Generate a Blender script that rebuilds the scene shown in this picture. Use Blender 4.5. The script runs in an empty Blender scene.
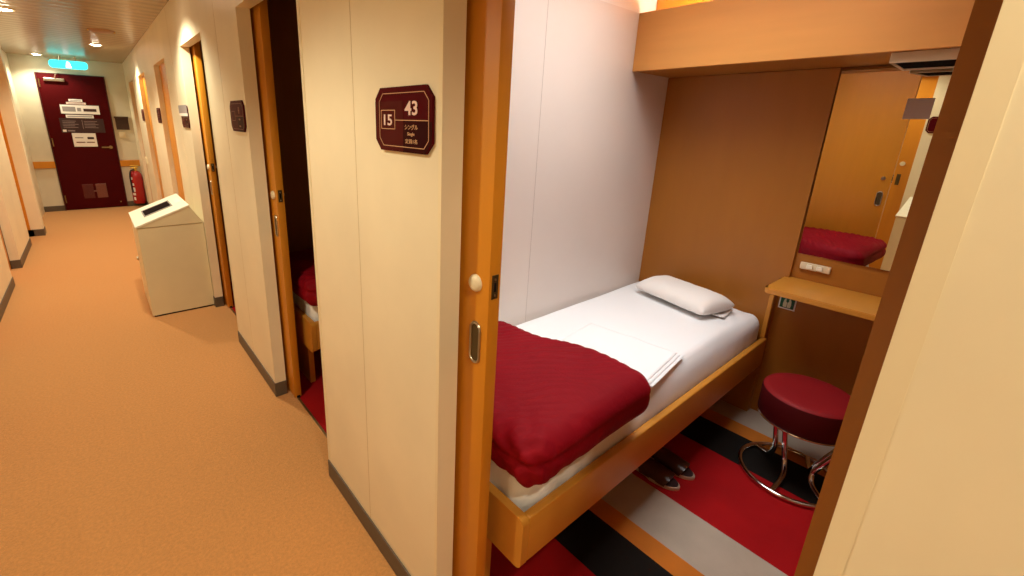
import bpy, bmesh, math, random
from mathutils import Vector, Matrix, noise

PI = math.pi
S = bpy.context.scene
COL = S.collection
random.seed(7)

# ------------------------------------------------------------------ helpers
def lin(r, g, b):
    f = lambda c: (c / 255 / 12.92) if c / 255 <= 0.04045 else ((c / 255 + 0.055) / 1.055) ** 2.4
    return (f(r), f(g), f(b), 1)

def mat(name, col, rough=0.5, metal=0.0, var=0.0, vscale=8.0, bump=0.0, bscale=60.0, stretch=None,
        spec=0.5, sheen=0.0, coat=0.0):
    m = bpy.data.materials.new(name); m.use_nodes = True
    nt = m.node_tree; N = nt.nodes; L = nt.links
    p = N['Principled BSDF']
    p.inputs['Base Color'].default_value = col
    p.inputs['Roughness'].default_value = rough
    p.inputs['Metallic'].default_value = metal
    p.inputs['Specular IOR Level'].default_value = spec
    if sheen: p.inputs['Sheen Weight'].default_value = sheen
    if coat: p.inputs['Coat Weight'].default_value = coat
    if var or bump:
        tc = N.new('ShaderNodeTexCoord'); mp = N.new('ShaderNodeMapping')
        L.new(tc.outputs['Object'], mp.inputs['Vector'])
        if stretch: mp.inputs['Scale'].default_value = stretch
    if var:
        n = N.new('ShaderNodeTexNoise'); n.inputs['Scale'].default_value = vscale; n.inputs['Detail'].default_value = 4
        L.new(mp.outputs[0], n.inputs['Vector'])
        r = N.new('ShaderNodeMapRange')
        r.inputs['From Min'].default_value = 0.3; r.inputs['From Max'].default_value = 0.7
        r.inputs['To Min'].default_value = 1 - var; r.inputs['To Max'].default_value = 1 + var
        L.new(n.outputs['Fac'], r.inputs['Value'])
        mx = N.new('ShaderNodeMix'); mx.data_type = 'RGBA'; mx.blend_type = 'MULTIPLY'; mx.inputs[0].default_value = 1
        mx.inputs[6].default_value = col
        L.new(r.outputs[0], mx.inputs[7])
        L.new(mx.outputs[2], p.inputs['Base Color'])
    if bump:
        n2 = N.new('ShaderNodeTexNoise'); n2.inputs['Scale'].default_value = bscale; n2.inputs['Detail'].default_value = 3
        L.new(mp.outputs[0], n2.inputs['Vector'])
        b = N.new('ShaderNodeBump'); b.inputs['Strength'].default_value = bump; b.inputs['Distance'].default_value = 0.004
        L.new(n2.outputs['Fac'], b.inputs['Height']); L.new(b.outputs[0], p.inputs['Normal'])
    return m

def emit(name, col, strength):
    m = bpy.data.materials.new(name); m.use_nodes = True
    nt = m.node_tree; p = nt.nodes['Principled BSDF']
    p.inputs['Base Color'].default_value = col
    p.inputs['Emission Color'].default_value = col
    p.inputs['Emission Strength'].default_value = strength
    return m

def box(bm, x0, x1, y0, y1, z0, z1, bev=0.0, seg=2, mi=0):
    M = Matrix.Translation(((x0 + x1) / 2, (y0 + y1) / 2, (z0 + z1) / 2)) @ Matrix.Diagonal((abs(x1 - x0), abs(y1 - y0), abs(z1 - z0), 1))
    r = bmesh.ops.create_cube(bm, size=1, matrix=M)
    vs = r['verts']
    if mi or bev:
        fs = set(f for v in vs for f in v.link_faces)
        for f in fs: f.material_index = mi
    if bev:
        es = list(set(e for v in vs for e in v.link_edges))
        bmesh.ops.bevel(bm, geom=es, offset=bev, segments=seg, profile=0.5, affect='EDGES', clamp_overlap=True)

def prism(bm, pts, axis, a, b, mi=0):
    """closed polygon pts (2-D) extruded along axis from a to b. axis x: pts=(y,z); y: (x,z); z: (x,y)"""
    def mk(p, t):
        return {'x': (t, p[0], p[1]), 'y': (p[0], t, p[1]), 'z': (p[0], p[1], t)}[axis]
    A = [bm.verts.new(mk(p, a)) for p in pts]; B = [bm.verts.new(mk(p, b)) for p in pts]
    fs = [bm.faces.new(A), bm.faces.new(B[::-1])]
    n = len(pts)
    for i in range(n):
        fs.append(bm.faces.new((A[i], B[i], B[(i + 1) % n], A[(i + 1) % n])))
    for f in fs: f.material_index = mi
    bmesh.ops.recalc_face_normals(bm, faces=fs)

def cyl(bm, c, r, h, axis='z', n=32, r2=None, mi=0):
    R = {'z': Matrix.Identity(4), 'x': Matrix.Rotation(PI / 2, 4, 'Y'), 'y': Matrix.Rotation(-PI / 2, 4, 'X')}[axis]
    off = {'z': (0, 0, h / 2), 'x': (h / 2, 0, 0), 'y': (0, h / 2, 0)}[axis]
    q = bmesh.ops.create_cone(bm, cap_ends=True, segments=n, radius1=r, radius2=r if r2 is None else r2, depth=h,
                              matrix=Matrix.Translation(Vector(c) + Vector(off)) @ R)
    if mi:
        for f in set(f for v in q['verts'] for f in v.link_faces): f.material_index = mi

def lathe(bm, prof, c=(0, 0, 0), n=48, mi=0):
    rings = []
    for r, z in prof:
        if r < 1e-6: rings.append([bm.verts.new((c[0], c[1], c[2] + z))])
        else: rings.append([bm.verts.new((c[0] + r * math.cos(2 * PI * i / n), c[1] + r * math.sin(2 * PI * i / n), c[2] + z)) for i in range(n)])
    fs = []
    for a, b in zip(rings, rings[1:]):
        for i in range(n):
            j = (i + 1) % n
            if len(a) == 1 and len(b) == 1: continue
            if len(a) == 1: fs.append(bm.faces.new((a[0], b[i], b[j])))
            elif len(b) == 1: fs.append(bm.faces.new((a[i], a[j], b[0])))
            else: fs.append(bm.faces.new((a[i], a[j], b[j], b[i])))
    for f in fs: f.material_index = mi
    bmesh.ops.recalc_face_normals(bm, faces=fs)

def tube(bm, pts, r, n=12, closed=False, caps=True):
    pts = [Vector(p) for p in pts]
    m = len(pts); rings = []
    up = Vector((0, 0, 1)); prev = None
    for i, p in enumerate(pts):
        if closed: t = pts[(i + 1) % m] - pts[(i - 1) % m]
        else: t = pts[min(i + 1, m - 1)] - pts[max(i - 1, 0)]
        t.normalize()
        if prev is None:
            u = t.cross(up)
            if u.length < 1e-3: u = t.cross(Vector((1, 0, 0)))
        else: u = prev - t * prev.dot(t)
        u.normalize(); v = t.cross(u); prev = u
        rings.append([bm.verts.new(p + r * (math.cos(2 * PI * k / n) * u + math.sin(2 * PI * k / n) * v)) for k in range(n)])
    fs = []
    for i in range(m if closed else m - 1):
        a, b = rings[i], rings[(i + 1) % m]
        for k in range(n): fs.append(bm.faces.new((a[k], a[(k + 1) % n], b[(k + 1) % n], b[k])))
    if not closed and caps:
        fs.append(bm.faces.new(rings[0][::-1])); fs.append(bm.faces.new(rings[-1]))
    bmesh.ops.recalc_face_normals(bm, faces=fs)

def catmull(P, k=8):
    P = [Vector(p) for p in P]; out = []
    for i in range(len(P) - 1):
        p0 = P[max(i - 1, 0)]; p1 = P[i]; p2 = P[i + 1]; p3 = P[min(i + 2, len(P) - 1)]
        for j in range(k):
            t = j / k
            out.append(0.5 * ((2 * p1) + (-p0 + p2) * t + (2 * p0 - 5 * p1 + 4 * p2 - p3) * t * t + (-p0 + 3 * p1 - 3 * p2 + p3) * t ** 3))
    out.append(P[-1]); return out

def roundbox(bm, lo, hi, r, step, fn=None):
    """dense rounded box; fn(p, n) -> p displaces each point along its outward direction"""
    lo = Vector(lo); hi = Vector(hi); size = hi - lo
    n = [max(2, int(round(size[i] / step))) for i in range(3)]
    key = {}
    def vert(i, j, k):
        if (i, j, k) in key: return key[(i, j, k)]
        p = Vector((lo.x + size.x * i / n[0], lo.y + size.y * j / n[1], lo.z + size.z * k / n[2]))
        rr = [min(r, size[a] / 2 - 1e-4) for a in range(3)]
        q = Vector([min(max(p[a], lo[a] + rr[a]), hi[a] - rr[a]) for a in range(3)])
        d = Vector([(p[a] - q[a]) / rr[a] for a in range(3)])
        nn = d.normalized() if d.length > 1e-6 else Vector((0, 0, 1))
        if d.length > 1e-6:
            p = Vector([q[a] + nn[a] * rr[a] * max(abs(x) for x in d) for a in range(3)])
        if fn: p = fn(p, nn)
        v = bm.verts.new(p); key[(i, j, k)] = v; return v
    def quad(a, b, c, d):
        f = bm.faces.new((vert(*a), vert(*b), vert(*c), vert(*d))); f.smooth = True; return f
    fs = []
    for i in range(n[0]):
        for j in range(n[1]):
            for k in (0, n[2]): fs.append(quad((i, j, k), (i + 1, j, k), (i + 1, j + 1, k), (i, j + 1, k)))
    for i in range(n[0]):
        for k in range(n[2]):
            for j in (0, n[1]): fs.append(quad((i, j, k), (i + 1, j, k), (i + 1, j, k + 1), (i, j, k + 1)))
    for j in range(n[1]):
        for k in range(n[2]):
            for i in (0, n[0]): fs.append(quad((i, j, k), (i, j + 1, k), (i, j + 1, k + 1), (i, j, k + 1)))
    bmesh.ops.recalc_face_normals(bm, faces=fs)

def obj(name, bm, m, parent=None, smooth=False, angle=None, loc=None):
    me = bpy.data.meshes.new(name)
    bm.to_mesh(me); bm.free()
    for x in (m if isinstance(m, (list, tuple)) else [m]): me.materials.append(x)
    if smooth or angle:
        for p in me.polygons: p.use_smooth = True
        if angle is None: angle = 40
        try: me.set_sharp_from_angle(angle=math.radians(angle))
        except Exception: pass
    o = bpy.data.objects.new(name, me); COL.objects.link(o)
    if parent is not None:
        o.parent = parent
        o.matrix_parent_inverse = Matrix.Translation(parent.location).inverted() if parent.type == 'EMPTY' else Matrix.Identity(4)
    return o

def B(): return bmesh.new()

def tag(o, label, cat, group=None, kind=None):
    o['label'] = label; o['category'] = cat
    if group: o['group'] = group
    if kind: o['kind'] = kind
    return o

def thing(name, label, cat, loc=(0, 0, 0), group=None, kind=None):
    o = bpy.data.objects.new(name, None); COL.objects.link(o)
    o.location = loc; o.empty_display_size = 0.05
    return tag(o, label, cat, group, kind)

def struct(name, bm, m, label=None, cat=None, **k):
    o = obj(name, bm, m, **k); o['kind'] = 'structure'
    if label: o['label'] = label
    if cat: o['category'] = cat
    return o

def dup(root, dloc, label, group=None, rotz=0.0):
    """copy of a thing, its parts and their sub-parts"""
    def cp(o, par):
        c = o.copy(); COL.objects.link(c); c.parent = par
        if par is not None: c.matrix_parent_inverse = o.matrix_parent_inverse
        for ch in o.children: cp(ch, c)
        return c
    c = cp(root, None)
    c.location = Vector(root.location) + Vector(dloc)
    c.rotation_euler = (0, 0, rotz)
    c['label'] = label
    if group: c['group'] = group
    return c

def text(name, s, m, parent, origin, right, up, w, h, depth=0.0008):
    """lettering as mesh, fitted in a w x h box whose centre is origin, reading along right"""
    cu = bpy.data.curves.new(name, 'FONT'); cu.body = s; cu.extrude = 0.01; cu.offset = 0.018 if len(s) == 2 else 0.006; cu.resolution_u = 3
    t = bpy.data.objects.new(name, cu); COL.objects.link(t)
    bpy.context.view_layer.update()
    me = bpy.data.meshes.new_from_object(t.evaluated_get(bpy.context.evaluated_depsgraph_get()))
    bpy.data.objects.remove(t)
    xs = [v.co.x for v in me.vertices]; ys = [v.co.y for v in me.vertices]; zs = [v.co.z for v in me.vertices]
    cx, cy, cz = (min(xs) + max(xs)) / 2, (min(ys) + max(ys)) / 2, min(zs)
    sx, sy, sz = w / (max(xs) - min(xs)), h / (max(ys) - min(ys)), depth / (max(zs) - min(zs))
    R = Vector(right); U = Vector(up); Nn = R.cross(U); O = Vector(origin)
    for v in me.vertices:
        a = v.co
        v.co = O + R * ((a.x - cx) * sx) + U * ((a.y - cy) * sy) + Nn * ((a.z - cz) * sz)
    me.materials.clear(); me.materials.append(m)
    o = bpy.data.objects.new(name, me); COL.objects.link(o)
    o.parent = parent
    o.matrix_parent_inverse = Matrix.Translation(parent.location).inverted() if parent.type == 'EMPTY' else Matrix.Identity(4)
    return o

# ------------------------------------------------------------------ materials
M = {}
M['cream'] = mat('cream_wall_panel', lin(238, 224, 194), 0.42, var=0.05, vscale=3, bump=0.06, bscale=25)
M['cream_d'] = mat('cream_joint', lin(205, 184, 144), 0.5)
M['cream_l'] = mat('cream_edge_trim', lin(236, 220, 186), 0.35)
M['endwall'] = mat('pale_end_wall', lin(216, 206, 184), 0.5, var=0.03)
M['white'] = mat('white_cabin_wall', lin(226, 215, 207), 0.38, var=0.03, vscale=2)
M['white_u'] = mat('white_cabin_upper_wall', lin(236, 230, 224), 0.45)
M['joint'] = mat('wall_joint', lin(182, 168, 160), 0.6)
M['wood'] = mat('orange_wood_laminate', lin(206, 132, 32), 0.38, var=0.03, vscale=5, stretch=(6, 6, 0.6), bump=0.03, bscale=40)
M['wood_p'] = mat('dimmed_wall_laminate', lin(164, 102, 30), 0.42, var=0.03, vscale=4, stretch=(4, 4, 0.7))  # same laminate in a darker tone, weaker light put into the colour
M['wood_v'] = mat('valance_laminate', lin(210, 146, 74), 0.42, var=0.03, vscale=4, stretch=(4, 0.6, 6))
M['wood_b'] = mat('bed_wood_laminate', lin(202, 136, 48), 0.4, var=0.03, vscale=5, stretch=(0.6, 5, 5))
M['wood_k'] = mat('shaded_brown_laminate', lin(142, 84, 20), 0.45, var=0.05, stretch=(5, 5, .6))  # darker laminate: shade put into the colour of jamb and dim cabins
M['base'] = mat('grey_brown_baseboard', lin(92, 80, 68), 0.5)
M['carpet'] = mat('salmon_orange_carpet', lin(204, 143, 84), 0.95, var=0.10, vscale=90, bump=0.9, bscale=240, spec=0.1, sheen=0.2)
M['ceil'] = None
M['dark'] = mat('dark_cavity', lin(18, 14, 12), 0.8)
M['black'] = mat('black_plastic', lin(9, 9, 10), 0.7, spec=0.2)
M['doorred'] = mat('dark_red_steel', lin(70, 0, 3), 0.55, spec=0.1, var=0.04)
M['doorframe'] = mat('dark_red_frame', lin(66, 2, 8), 0.5)
M['steel'] = mat('brushed_steel', lin(196, 186, 168), 0.3, metal=1)
M['brass'] = mat('dull_brass', lin(150, 130, 90), 0.35, metal=1)
M['darkmetal'] = mat('dark_bronze_plate', lin(96, 80, 52), 0.45, metal=0.7)
M['chrome'] = mat('polished_chrome', lin(225, 222, 220), 0.12, metal=1)
M['knob'] = mat('ivory_plastic', lin(226, 210, 178), 0.4)
M['sheet'] = mat('white_bed_sheet', lin(244, 245, 247), 0.85, bump=0.12, bscale=14)
M['linen'] = mat('white_folded_linen', lin(245, 245, 247), 0.85, bump=0.1, bscale=18)
M['pillow'] = mat('off_white_pillowcase', lin(244, 240, 236), 0.85, bump=0.1, bscale=16)
M['duvet'] = mat('maroon_satin_cotton', lin(128, 0, 18), 0.7, var=0.05, vscale=6, spec=0.15)
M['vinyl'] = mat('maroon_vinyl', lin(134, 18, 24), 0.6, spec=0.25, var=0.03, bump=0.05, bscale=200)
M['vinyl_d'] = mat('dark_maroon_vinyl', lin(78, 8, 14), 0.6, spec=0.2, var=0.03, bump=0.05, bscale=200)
M['leather'] = mat('brown_leather', lin(74, 42, 28), 0.28, var=0.08, vscale=20, bump=0.1, bscale=120)
M['insole'] = mat('dark_insole', lin(52, 22, 22), 0.7)
M['sole'] = mat('pale_sole_edge', lin(196, 172, 150), 0.7)
M['plate'] = mat('maroon_sign_plate', lin(74, 6, 14), 0.5, spec=0.05)
M['plate2'] = mat('brown_sign_plate', lin(76, 22, 20), 0.5, spec=0.05)
M['plate3'] = mat('dark_sign_plate', lin(48, 8, 12), 0.5, spec=0.05)
M['ink'] = mat('pale_pink_lettering', lin(236, 206, 194), 0.5)
M['inkd'] = mat('tan_lettering', lin(206, 160, 118), 0.5)
M['paper'] = mat('white_paper', lin(240, 232, 226), 0.7)
M['paper_g'] = mat('grey_print', lin(150, 140, 140), 0.7)
M['inkb'] = mat('dim_tan_lettering', lin(150, 96, 66), 0.5)
M['board'] = mat('dark_plum_board', lin(52, 24, 30), 0.4)
M['boardink'] = mat('grey_lettering', lin(150, 130, 128), 0.6)
M['plaque'] = mat('dark_brown_plaque', lin(62, 36, 28), 0.4)
M['vent'] = mat('pinkish_vent_plate', lin(124, 78, 70), 0.35, metal=0.4)
M['vent2'] = mat('dark_red_vent_plate', lin(90, 34, 34), 0.4, metal=0.3)
M['bin'] = mat('cream_painted_bin', lin(230, 216, 180), 0.42, var=0.02)
M['bin_l'] = mat('ivory_bin_lid', lin(246, 240, 220), 0.4)
M['grey'] = mat('grey_frame', lin(150, 138, 128), 0.5)
M['slot'] = mat('dark_slot', lin(22, 6, 7), 0.8, spec=0.05)
M['ext'] = mat('extinguisher_red', lin(170, 12, 22), 0.3, coat=0.4)
M['hose'] = mat('black_rubber', lin(24, 20, 20), 0.6)
M['gold'] = mat('brass_valve', lin(226, 190, 90), 0.3, metal=0.8)
M['green'] = mat('safety_green', lin(14, 84, 58), 0.5)
M['pict'] = mat('pale_green_pictogram', lin(206, 208, 176), 0.6)
M['mirror'] = mat('silvered_mirror', (0.72, 0.71, 0.69, 1), 0.0, metal=1)
M['frost'] = mat('mauve_grey_sticker', lin(184, 166, 158), 0.7)
M['lamp'] = emit('warm_lamp_lens', (1.0, 0.88, 0.68, 1), 40)
M['trough'] = emit('trough_lamp_lens', (0.98, 0.96, 0.90, 1), 34)
M['exit'] = emit('cyan_lit_sign', (0.03, 0.80, 0.74, 1), 2.6)
M['exitw'] = emit('white_lit_sign', (0.75, 1.0, 0.95, 1), 3)
M['metalstrip'] = mat('threshold_metal', lin(150, 120, 80), 0.35, metal=0.8)

def ceiling_mat():
    m = bpy.data.materials.new('satin_ceiling_slats'); m.use_nodes = True
    N = m.node_tree.nodes; L = m.node_tree.links; p = N['Principled BSDF']
    p.inputs['Base Color'].default_value = lin(172, 152, 124); p.inputs['Roughness'].default_value = 0.26
    tc = N.new('ShaderNodeTexCoord'); w = N.new('ShaderNodeTexWave')
    w.bands_direction = 'Y'; w.inputs['Scale'].default_value = 2.1; w.inputs['Distortion'].default_value = 0
    L.new(tc.outputs['Object'], w.inputs['Vector'])
    b = N.new('ShaderNodeBump'); b.inputs['Strength'].default_value = 0.35; b.inputs['Distance'].default_value = 0.012
    L.new(w.outputs['Fac'], b.inputs['Height']); L.new(b.outputs[0], p.inputs['Normal'])
    return m
M['ceil'] = ceiling_mat()
M['ceil_c'] = mat('white_cabin_ceiling', lin(228, 222, 212), 0.6)

def stripe_mat():
    m = bpy.data.materials.new('striped_cabin_carpet'); m.use_nodes = True
    N = m.node_tree.nodes; L = m.node_tree.links; p = N['Principled BSDF']
    p.inputs['Roughness'].default_value = 0.9; p.inputs['Specular IOR Level'].default_value = 0.15
    tc = N.new('ShaderNodeTexCoord'); sx = N.new('ShaderNodeSeparateXYZ'); L.new(tc.outputs['Object'], sx.inputs[0])
    dv = N.new('ShaderNodeMath'); dv.operation = 'DIVIDE'; dv.inputs[1].default_value = 2.5; L.new(sx.outputs['X'], dv.inputs[0])
    cr = N.new('ShaderNodeValToRGB'); cr.color_ramp.interpolation = 'CONSTANT'
    red, blk, org, wht = lin(166, 18, 22), lin(30, 26, 23), lin(204, 120, 44), lin(186, 172, 156)
    stops = [(0.0, red), (0.5288, blk), (0.7494, org), (0.8375, wht), (1.0724, red), (1.5168, blk), (1.7548, org), (1.8577, wht)]
    e = cr.color_ramp.elements
    e[0].position = 0; e[0].color = red; e[1].position = stops[1][0] / 2.5; e[1].color = blk
    for x, c in stops[2:]:
        q = e.new(x / 2.5); q.color = c
    L.new(dv.outputs[0], cr.inputs[0])
    n = N.new('ShaderNodeTexNoise'); n.inputs['Scale'].default_value = 6; n.inputs['Detail'].default_value = 5
    L.new(tc.outputs['Object'], n.inputs['Vector'])
    r = N.new('ShaderNodeMapRange'); r.inputs['From Min'].default_value = .3; r.inputs['From Max'].default_value = .7
    r.inputs['To Min'].default_value = .9; r.inputs['To Max'].default_value = 1.08; L.new(n.outputs['Fac'], r.inputs[0])
    mx = N.new('ShaderNodeMix'); mx.data_type = 'RGBA'; mx.blend_type = 'MULTIPLY'; mx.inputs[0].default_value = 1
    L.new(cr.outputs[0], mx.inputs[6]); L.new(r.outputs[0], mx.inputs[7]); L.new(mx.outputs[2], p.inputs['Base Color'])
    n2 = N.new('ShaderNodeTexNoise'); n2.inputs['Scale'].default_value = 300; L.new(tc.outputs['Object'], n2.inputs['Vector'])
    b = N.new('ShaderNodeBump'); b.inputs['Strength'].default_value = .4; b.inputs['Distance'].default_value = .003
    L.new(n2.outputs['Fac'], b.inputs['Height']); L.new(b.outputs[0], p.inputs['Normal'])
    return m
M['stripes'] = stripe_mat()

# ------------------------------------------------------------------ the setting
H = 2.264           # ceiling
TW = 0.057          # corridor wall thickness
DH = 1.95           # door head
WL = -1.306         # left corridor wall plane
YS, YE = -3.2, 9.40
PITCH = 1.54
OPEN = [(0.038, 0.788), (1.5865, 2.318), (3.126, 3.872), (4.727, 5.474), (6.43, 7.18), (8.07, 8.74)]
YW = [1.3726 + PITCH * k for k in range(-1, 5)]      # cabin partitions

b = B(); box(b, WL - 0.35, 0.088, YS, YE + 0.2, -0.06, 0.0)
struct('floor', b, M['carpet'], 'salmon orange carpet of the corridor', 'floor')
b = B(); box(b, 0.088, 2.3, -0.35, YE + 0.2, -0.06, 0.0)
struct('floor', b, M['stripes'], 'striped red, black, orange and white cabin carpet', 'floor')
b = B(); box(b, WL - 0.4, 0.03, YS, YE + 0.2, H, H + 0.06)
struct('ceiling', b, M['ceil'], 'glossy beige corridor ceiling', 'ceiling')
b = B(); box(b, 0.03, 2.4, -0.35, YE + 0.2, H, H + 0.06)
struct('ceiling', b, M['ceil_c'], 'pale ceiling over the cabins', 'ceiling')

# right corridor wall with its door openings
b = B()
y = YS
for (a, c) in OPEN:
    box(b, 0, TW, y, a, 0, H)
    box(b, 0, TW, a, c, DH, H)
    box(b, -0.0015, 0.004, a - 0.022, a - 0.0003, 0.085, DH, mi=1)
    box(b, -0.0015, 0.004, c + 0.0003, c + 0.012, 0.085, DH, mi=1)
    y = c
box(b, 0, TW, y, YE, 0, H)
for yy in (1.205, -0.6, 2.75, 4.3):
    box(b, -0.0006, 0.002, yy - 0.001, yy + 0.001, 0.085, H, mi=2)
struct('wall_right', b, [M['cream'], M['cream_l'], M['cream_d']], 'cream corridor wall with the cabin door openings', 'wall')
# left corridor wall
LOPEN = [(-0.70, -0.10), (0.86, 1.45), (2.36, 2.98), (3.86, 4.46), (5.39, 6.02), (7.06, 7.55)]
b = B(); y = YS
for (a, c) in LOPEN:
    box(b, WL - 0.07, WL, y, a, 0, H)
    box(b, WL - 0.07, WL, a, c, DH, H)
    y = c
box(b, WL - 0.07, WL, y + 0.17, YE, 0, H)
box(b, WL - 0.069, WL + 0.094, 7.55, 7.72, 0, H)
struct('wall_left', b, [M['cream']], 'cream corridor wall along the left', 'wall')
for i, (a, c) in enumerate(LOPEN):
    b = B(); box(b, WL - 0.115, WL - 0.072, a - 0.06, c + 0.06, 0.004, DH + 0.04)
    box(b, WL - 0.0715, WL - 0.0705, c - 0.012, c - 0.002, 0.0, DH, mi=1)
    d = struct('door_%d' % (i + 11), b, [M['wood'], M['dark']], 'closed orange sliding door in the left wall', 'door')
    if i == 1:
        for nm, z0, z1 in (('door_handle', 0.925, 1.03),):
            b = B(); box(b, WL - 0.073, WL - 0.069, 0.932, 0.962, z0, z1, 0.0015); obj(nm, b, M['darkmetal'], d)
        b = B(); cyl(b, (WL - 0.073, 0.945, 1.13), 0.02, 0.008, 'x'); obj('door_lock', b, M['knob'], d)
# end wall and the wall behind the camera
b = B(); box(b, WL - 0.3, -1.058, YE, YE + 0.1, 0, H); box(b, -0.264, 0.06, YE, YE + 0.1, 0, H); box(b, -1.058, -0.264, YE, YE + 0.1, 2.045, H)
struct('wall_end', b, M['endwall'], 'pale wall at the far end of the corridor', 'wall')
b = B(); box(b, WL - 0.3, 0.06, YS - 0.1, YS, 0, H)
struct('wall_near', b, M['cream'], 'cream wall closing the corridor', 'wall')
# cabin partitions, back wall
for k, yw in enumerate(YW):
    b = B()
    box(b, TW + 0.001, 1.99 if k != 1 else 2.012, yw, yw + 0.04, 0, 2.045)
    box(b, TW + 0.001, 2.3, yw + 0.004, yw + 0.04, 2.045, H, mi=1)
    if k == 1: box(b, 0.9545, 0.956, yw - 0.0006, yw + 0.002, 0, 2.045, mi=2)
    if k == 1: box(b, 2.0121, 2.06, yw, yw + 0.04, 0, 2.045)
    struct('wall_partition', b, [M['white'] if k == 1 else M['wood_k'], M['white_u'] if k == 1 else M['wood_k'], M['joint']], 'white partition wall between cabins', 'wall')  # walls of the dark cabins take brown instead of white to mimic gloom
b = B()
box(b, 2.062, 2.2, -0.35, YE, 0, H)
for k in range(-1, 5):
    y1 = 1.3726 + PITCH * k
    box(b, 2.012, 2.0625, y1 - 0.742, y1 - 0.0005, 0, 0.79)
    box(b, 2.012, 2.0625, y1 - 0.782, y1 - 0.0005, 0.79, 1.775)
    box(b, 2.036, 2.0625, y1 - 1.495, y1 - 0.783, 0.8035, 1.775)
    box(b, 1.785, 2.062, y1 - 1.5, y1 - 0.0005, 1.80, H, mi=1)  # lighter laminate above the valance paints in the trough lamp's glow
struct('wall_back', b, [M['wood_p'], M['wood']], 'laminate wall in dimmed amber at the heads of the cabin beds', 'wall')

# baseboards
def base(name, segs, lab):
    b = B()
    for (x0, x1, y0, y1) in segs:
        box(b, x0, x1, y0, y1, 0, 0.084, 0.003)
    struct(name, b, M['base'], lab, 'baseboard')
segs = []; y = YS
for (a, c) in OPEN:
    segs.append((-0.006, 0.0, y, a)); y = c
    segs.append((-0.006, TW, c - 0.006, c))
segs.append((-0.006, 0, y, YE))
base('baseboard_right', segs, 'dark baseboard along the right corridor wall')
segs = []; y = YS
for (a, c) in LOPEN:
    segs.append((WL, WL + 0.006, y, a)); segs.append((WL - 0.07, WL + 0.006, a, a + 0.006)); segs.append((WL - 0.07, WL + 0.006, c - 0.006, c)); y = c
segs.append((WL, WL + 0.006, y, 7.55)); segs.append((WL - 0.07, WL + 0.1, 7.544, 7.55)); segs.append((WL + 0.094, WL + 0.1, 7.55, 7.72))
base('baseboard_left', segs, 'dark baseboard along the left corridor wall')
base('baseboard_end', [(WL, -1.06, YE - 0.008, YE), (-0.262, 0, YE - 0.008, YE)], 'dark baseboard beside the end door')
b = B(); box(b, WL - 0.075, WL - 0.022, 7.535, 7.5495, 0.085, DH, 0.002)
struct('trim_4', b, M['wood'], 'narrow orange door casing against the left pilaster', 'trim')
# chair rail on the end wall
b = B(); box(b, WL, -1.06, YE - 0.03, YE, 0.665, 0.765, 0.004); box(b, -0.262, 0, YE - 0.03, YE, 0.665, 0.765, 0.004)
struct('trim_1', b, M['wood'], 'orange wooden rail on the end wall beside the red door', 'trim')
# near door jamb (closing side) and thresholds
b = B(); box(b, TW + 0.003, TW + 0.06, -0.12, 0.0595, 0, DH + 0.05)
struct('trim_2', b, M['wood_k'], 'shade-toned wooden jamb at the near side of the open cabin', 'trim')  # orange jamb coloured darker for the shadow it stands in
b = B()
for (a, c) in OPEN: box(b, 0.082, 0.094, a - 0.05, c + 0.05, 0, 0.004, 0.001)
struct('trim_3', b, M['metalstrip'], 'metal threshold strips between corridor and cabin carpet', 'trim')

# ------------------------------------------------------------------ sliding doors of the right wall
def slider(name, far, lead, label, detail=True, x0=0.073, x1=0.109):
    b = B(); box(b, x0, x1, lead, far + 0.62, 0.006, DH + 0.05, 0.002)
    d = struct(name, b, M['wood'], label, 'door', angle=30)
    yc = lead + 0.040
    # flush pulls, outside and inside
    for k, (x, s) in enumerate(((x0, -1), (x1, 1))):
        b = B()
        n = 10
        def stad(w, h):
            pts = []
            for i in range(n + 1):
                t = PI * i / n; pts.append((yc + w * math.cos(t), 0.975 + h - w + w * math.sin(t)))
            for i in range(n + 1):
                t = PI + PI * i / n; pts.append((yc + w * math.cos(t), 0.975 - h + w + w * math.sin(t)))
            return pts
        prism(b, stad(0.019, 0.056), 'x', x, x + s * 0.002)
        prism(b, stad(0.0135, 0.049), 'x', x + s * 0.0021, x + s * 0.0024, mi=1)
        rim = [(x + s * 0.003, p[0], p[1]) for p in stad(0.0165, 0.0525)]
        tube(b, rim, 0.0028, 8, closed=True)
        obj('pull_handle', b, [M['steel'], M['darkmetal']], d, angle=40)
    b = B(); prof = [(0, 0.011), (0.012, 0.011), (0.018, 0.008), (0.0215, 0.003), (0.0215, 0)]
    lathe(b, prof)
    for v in b.verts: v.co = Vector((x0 - v.co.z, yc + 0.006 + v.co.x, 1.128 + v.co.y))
    bmesh.ops.recalc_face_normals(b, faces=b.faces)
    obj('lock_disc', b, M['knob'], d, angle=35)
    b = B(); cyl(b, (x1, yc + 0.006, 1.128), 0.013, 0.008, 'x', 24); cyl(b, (x1 + 0.008, yc + 0.006, 1.128), 0.008, 0.006, 'x', 16)
    obj('thumb_turn', b, M['steel'], d, angle=35)
    b = B(); box(b, 0.0805, 0.1005, lead - 0.0015, lead, 1.098, 1.157, 0.0005)
    for z in (1.107, 1.146): cyl(b, (0.0905, lead - 0.0026, z), 0.003, 0.0012, 'y', 10, mi=1)
    box(b, 0.0875, 0.0935, lead - 0.0019, lead - 0.0014, 1.116, 1.138, mi=2)
    obj('latch_plate', b, [M['darkmetal'], M['steel'], M['black']], d)
    b = B(); cyl(b, (0.083, lead + 0.004, 0.006), 0.01, 0.016, 'x', 16); obj('roller', b, M['black'], d)
    return d
slider('door_1', 0.788, 0.700, 'orange sliding door slid open at the bright cabin beside the 43 sign')
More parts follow.
